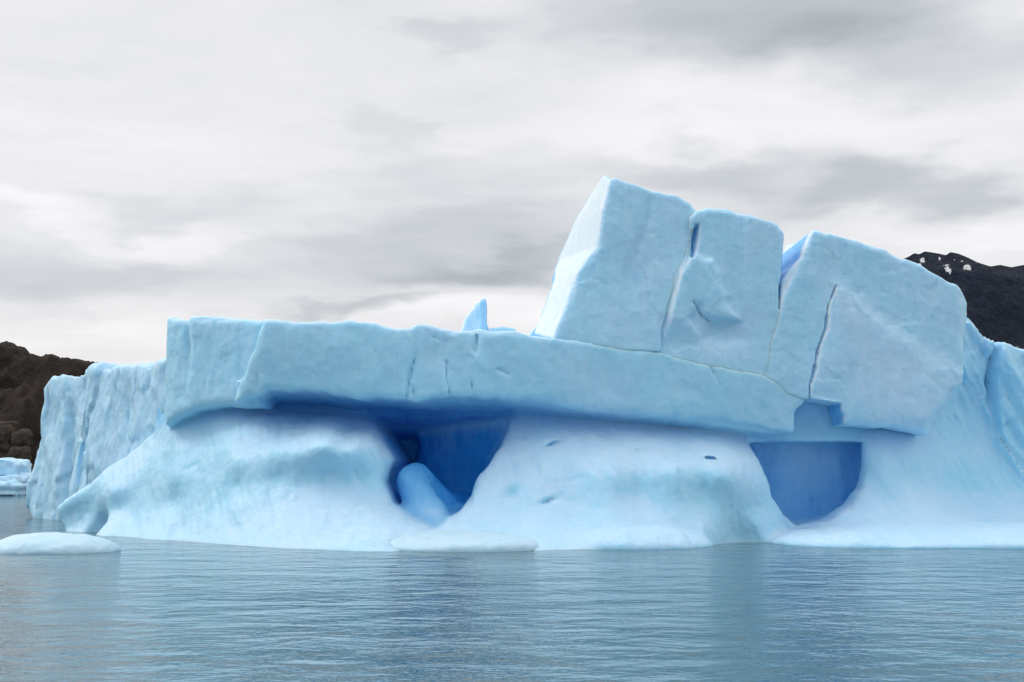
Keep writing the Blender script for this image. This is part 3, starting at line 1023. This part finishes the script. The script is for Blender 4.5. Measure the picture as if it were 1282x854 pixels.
# far wing running back on the shaded end
def build_wing():
    g = Grid((-56, 80, -1.2), (-22, 128, 17), 0.24)
    X2, Z2 = g.X2, g.Z2
    prof = [(at(8, 600, 118)[0], 124.0), (at(22, 600, 116)[0], 117.0), (at(50, 600, 112)[0], 113.2), (at(72, 600, 110)[0], 110.6), (at(84, 600, 108)[0], 109.6),
            (at(92, 600, 107)[0], 107.2), (at(104, 600, 106)[0], 106.4), (at(150, 600, 98)[0], 98.0), (at(205, 600, 88)[0], 88.0), (at(260, 600, 82)[0], 84.0)]
    yf = by_x(prof, X2)
    gx, _ = np.gradient(yf, g.h)
    yf = yf + 0.5 * np.exp(-((X2 - by_height(xz([(97, 464), (100, 520), (103, 560)], 107), Z2)) / 0.45) ** 2) * 1.6
    yf = yf + 0.7 * np.exp(-((X2 - by_height(xz([(76, 500), (84, 530), (84, 570), (84, 640)], 109), Z2)) / 0.7) ** 2) * np.clip((13 - Z2) / 3, 0, 1)
    poly = poly_sdf(xz([(43, 484, 113), (48, 477, 113), (53, 467, 111), (66, 464, 110), (96, 465, 107.5), (98, 460, 106.5), (150, 457, 98), (206, 449, 89), (300, 440, 84),
                        (300, 720, 84), (30, 700, 112), (27, 652, 112), (20, 636, 113), (22, 616, 113), (26, 580, 113), (32, 535, 113), (46, 500, 113)]), X2, Z2)
    f = smax(g.up(poly), (g.up(yf) - g.y) * 0.6, 0.5)
    back = np.interp(g.x.ravel(), [-56, -40, -22], [127, 122, 104])[:, None, None]
    f = smax(f, g.y - back, 0.6)

    def disp(v, n):
        x, y, z = v.T
        d = 0.50 * fbm((x - y) * 0.13 + z * 0.05, 0 * y, z * 0.10, 3, 0.5, 45) + 0.22 * facets((x - y) * 0.7, z * 0.6, 2.4, 231)
        d += 0.24 * fbm(x * 0.42, y * 0.42, z * 0.22, 4, 0.55, 55)
        d += 0.05 * fbm(x * 1.6, y * 1.6, z * 1.2, 3, 0.5, 65)
        return d
    finish('ice_wing', f, g, ICE, disp, lambda v, n: 0.45 + 0.5 * np.clip(n[:, 2], 0, 1), 1)


build_wing()


# ------------------------------------------------------------------ small floe and the far berg
def build_floe():
    g = Grid((-34.5, 63, -0.7), (-20, 75, 1.6), 0.09)
    cx, cy = (76 - 641) / F_PX * 69.4, 69.4
    e = np.sqrt((np.abs(g.x - cx) / 3.95) ** 2.2 + (np.abs(g.y - cy) / 2.6) ** 2 + (np.abs(g.z) / (1.05 + 0 * g.x)) ** 2)
    f = (e - 1) * 0.9
    v, q = surface_net(f, g)
    v = relax(v, q, 1)
    n = vert_normals(v, q)
    v = v + n * (0.10 * fbm(v[:, 0] * 0.5, v[:, 1] * 0.5, v[:, 2] * 0.8, 3, 0.5, 35))[:, None]
    o = mesh_object('ice_floe', v, q, ICE_WHITE, None, {'crust': np.full(len(v), 0.75)})
    tag(o, 'low smooth white ice floe lying flat on the lake in front of the iceberg', 'ice floe')


build_floe()


def build_far_berg():
    Y0 = 205.0
    root = bpy.data.objects.new('small_iceberg', None)
    COL.objects.link(root)
    tag(root, 'small blue striped iceberg low on the water below the dark rocky cliff', 'iceberg')

    def chunk(name, pts, y0, y1, h=0.35, amp=0.5, seed=1, layers=False, cr=0.6):
        w = xz(pts, Y0)
        xs, zs = [p[0] for p in w], [p[1] for p in w]
        g = Grid((min(xs) - 2, y0 - 2, min(zs) - 1), (max(xs) + 2, y1 + 2, max(zs) + 2), h)
        p = poly_sdf(w, g.X2, g.Z2)
        f = smax(g.up(p), np.maximum(y0 - g.y, g.y - y1), 0.5)
        v, q = surface_net(f, g)
        n = vert_normals(v, q)
        x, y, z = v.T
        d = amp * fbm(x * 0.35, y * 0.35, z * 0.5, 4, 0.55, seed)
        if layers:
            d = d + 0.25 * np.sin(z * 5.0 + 0.4 * np.sin(x * 0.5))
        v = v + n * d[:, None]
        mesh_object(name, v, q, ICE, root, {'crust': np.full(len(v), cr)})

    chunk('ice_base', [(-60, 612), (-20, 606), (10, 604), (28, 603), (32, 608), (31, 622), (-60, 622)], Y0 - 4, Y0 + 9, layers=True, seed=3, cr=0.5)
    chunk('ice_plate', [(-60, 597), (0, 596), (22, 594), (30, 597), (30, 606), (-60, 608)], Y0 - 2, Y0 + 8, seed=5, cr=0.9)
    chunk('ice_peak', [(-50, 585), (-30, 576), (-8, 573), (6, 573), (15, 577), (19, 584), (17, 596), (-50, 600)], Y0 + 1, Y0 + 7, seed=7, cr=0.7)


build_far_berg()

# ------------------------------------------------------------------ shore: cliff, boulders and mountain


def terrain(name, xs, ys, zfun, mat, attrs=None):
    X, Y = np.meshgrid(xs, ys, indexing='ij')
    Z = zfun(X, Y)
    v = np.c_[X.ravel(), Y.ravel(), Z.ravel()]
    n, m = X.shape
    i, j = np.meshgrid(np.arange(n - 1), np.arange(m - 1), indexing='ij')
    a = (i * m + j).ravel()
    q = np.c_[a, a + m, a + m + 1, a + 1]
    o = mesh_object(name, v, q, mat, None, {k: fn(X, Y, Z).ravel() for k, fn in (attrs or {}).items()})
    return tag(o, kind='structure')


def cliff_z(X, Y):
    crest = xz([(-700, 330), (-300, 400), (-60, 412), (-10, 418), (6, 421), (14, 434), (24, 444), (34, 440), (48, 445), (60, 441), (80, 446), (120, 453), (150, 457), (250, 480),
                (400, 560), (520, 600)], 640)
    H = by_x(crest, X)
    t_ = np.clip((Y - 560 + 14 * fbm(X * 0.02, 0 * X, 0 * X, 3, 0.5, 2)) / 85.0, 0, 1)
    shape = np.where(t_ < 1, t_ ** 0.72, 1) * np.clip(1 - (Y - 645) / 420, 0.0, 1)
    z = H * shape
    rough = 7.0 * fbm(X * 0.035, Y * 0.035, 0 * X, 5, 0.55, 12, ridged=True) * np.clip(t_ * 3, 0, 1) * (1 - 0.75 * np.exp(-((t_ - 1) / 0.18) ** 2))
    rough += 1.6 * fbm(X * 0.16, Y * 0.16, 0 * X, 4, 0.6, 13) * np.clip(t_ * 3, 0, 1)
    return z + rough - 2.0 * (t_ <= 0) - 1.0


terrain('rocky_hill', np.linspace(-640, -60, 360), np.r_[np.linspace(540, 680, 120), np.linspace(684, 1080, 50)], cliff_z, ROCK_BROWN)


def mountain_z(X, Y):
    crest = xz([(700, 560), (850, 480), (1000, 400), (1080, 350), (1120, 328), (1137, 321), (1145, 316), (1150, 318), (1158, 314), (1176, 317), (1184, 319), (1190, 315), (1200, 317), (1212, 322),
                (1224, 328), (1240, 333), (1252, 331), (1266, 334), (1282, 331), (1330, 322), (1420, 300), (1600, 250), (1900, 330), (2300, 500)], 2600)
    H = by_x(crest, X)
    t_ = np.clip((Y - 1900) / 700.0, 0, 1)
    b = np.clip(1 - (Y - 2600) / 900.0, 0, 1)
    sh = t_ ** 1.15 * b
    r = 36 * fbm(X * 0.006, Y * 0.0035, 0 * X, 6, 0.55, 22, ridged=True)
    keep = 1 - np.exp(-((Y - 2600) / 90.0) ** 2)
    return H * sh + r * np.clip(t_ * 3, 0, 1) * b * keep - 6 * (t_ <= 0) - 1


def snow_at(X, Y, Z):
    s = np.zeros_like(X)
    for (px, py, rx, ry) in ((1162, 323.5, 3.2, 2.6), (1156, 332, 4.0, 4.5), (1184, 323, 1.6, 3.2), (1193, 335, 4.0, 4.0), (1196, 340, 3.5, 2), (1218, 333, 4, 3.0), (1201, 324, 2, 1), (1212, 325, 2, 1)):
        k = F_PX
        U = 641 + X / Y * k
        c = HORIZON - (Z - CAM_H) / Y * k
        s = np.maximum(s, 1.05 - 0.5 * np.sqrt(((U - px) / rx) ** 2 + ((c - py) / ry) ** 2))
    return np.clip(s, 0, 1)


terrain('mountain', np.linspace(100, 3200, 620), np.r_[np.linspace(1860, 2660, 200), np.linspace(2680, 3500, 30)], mountain_z, ROCK_SLATE, {'snow': snow_at})

# brown boulders along the foot of the cliff
BOULDERS = [
    (7, 549, 15, 16, 'round brown boulder with a pale top above the peak of the striped berg'),
    (27, 552, 12, 13, 'squarish brown boulder beside the flank of the iceberg'),
    (24, 574, 13, 15, 'tall brown boulder standing just above the small berg'),
    (10, 536, 14, 8, 'flat dark boulder on top of the rounded pile'),
    (33, 590, 9, 9, 'small brown boulder wedged between cliff foot and waterline'),
]
for i, (px, py, rx, ry, lab) in enumerate(BOULDERS):
    Y = 560 - (py - 540) * 0.35
    c = at(px, py, Y)
    k = Y / F_PX
    r = (rx * k, rx * k * 0.9, ry * k)
    g = Grid([c[j] - r[j] * 1.5 for j in range(3)], [c[j] + r[j] * 1.5 for j in range(3)], min(r) / 10)
    e = (np.abs((g.x - c[0]) / r[0]) ** 2.8 + np.abs((g.y - c[1]) / r[1]) ** 2.8 + np.abs((g.z - c[2]) / r[2]) ** 2.8) ** (1 / 2.8)
    v, q = surface_net((e - 1) * min(r), g)
    n = vert_normals(v, q)
    v = v + n * (0.22 * min(r) * fbm(v[:, 0] * 0.22, v[:, 1] * 0.22, v[:, 2] * 0.22, 4, 0.5, 70 + i))[:, None]
    o = mesh_object('boulder', v, q, BOULDER)
    tag(o, lab, 'boulder', 'boulders at the foot of the cliff')
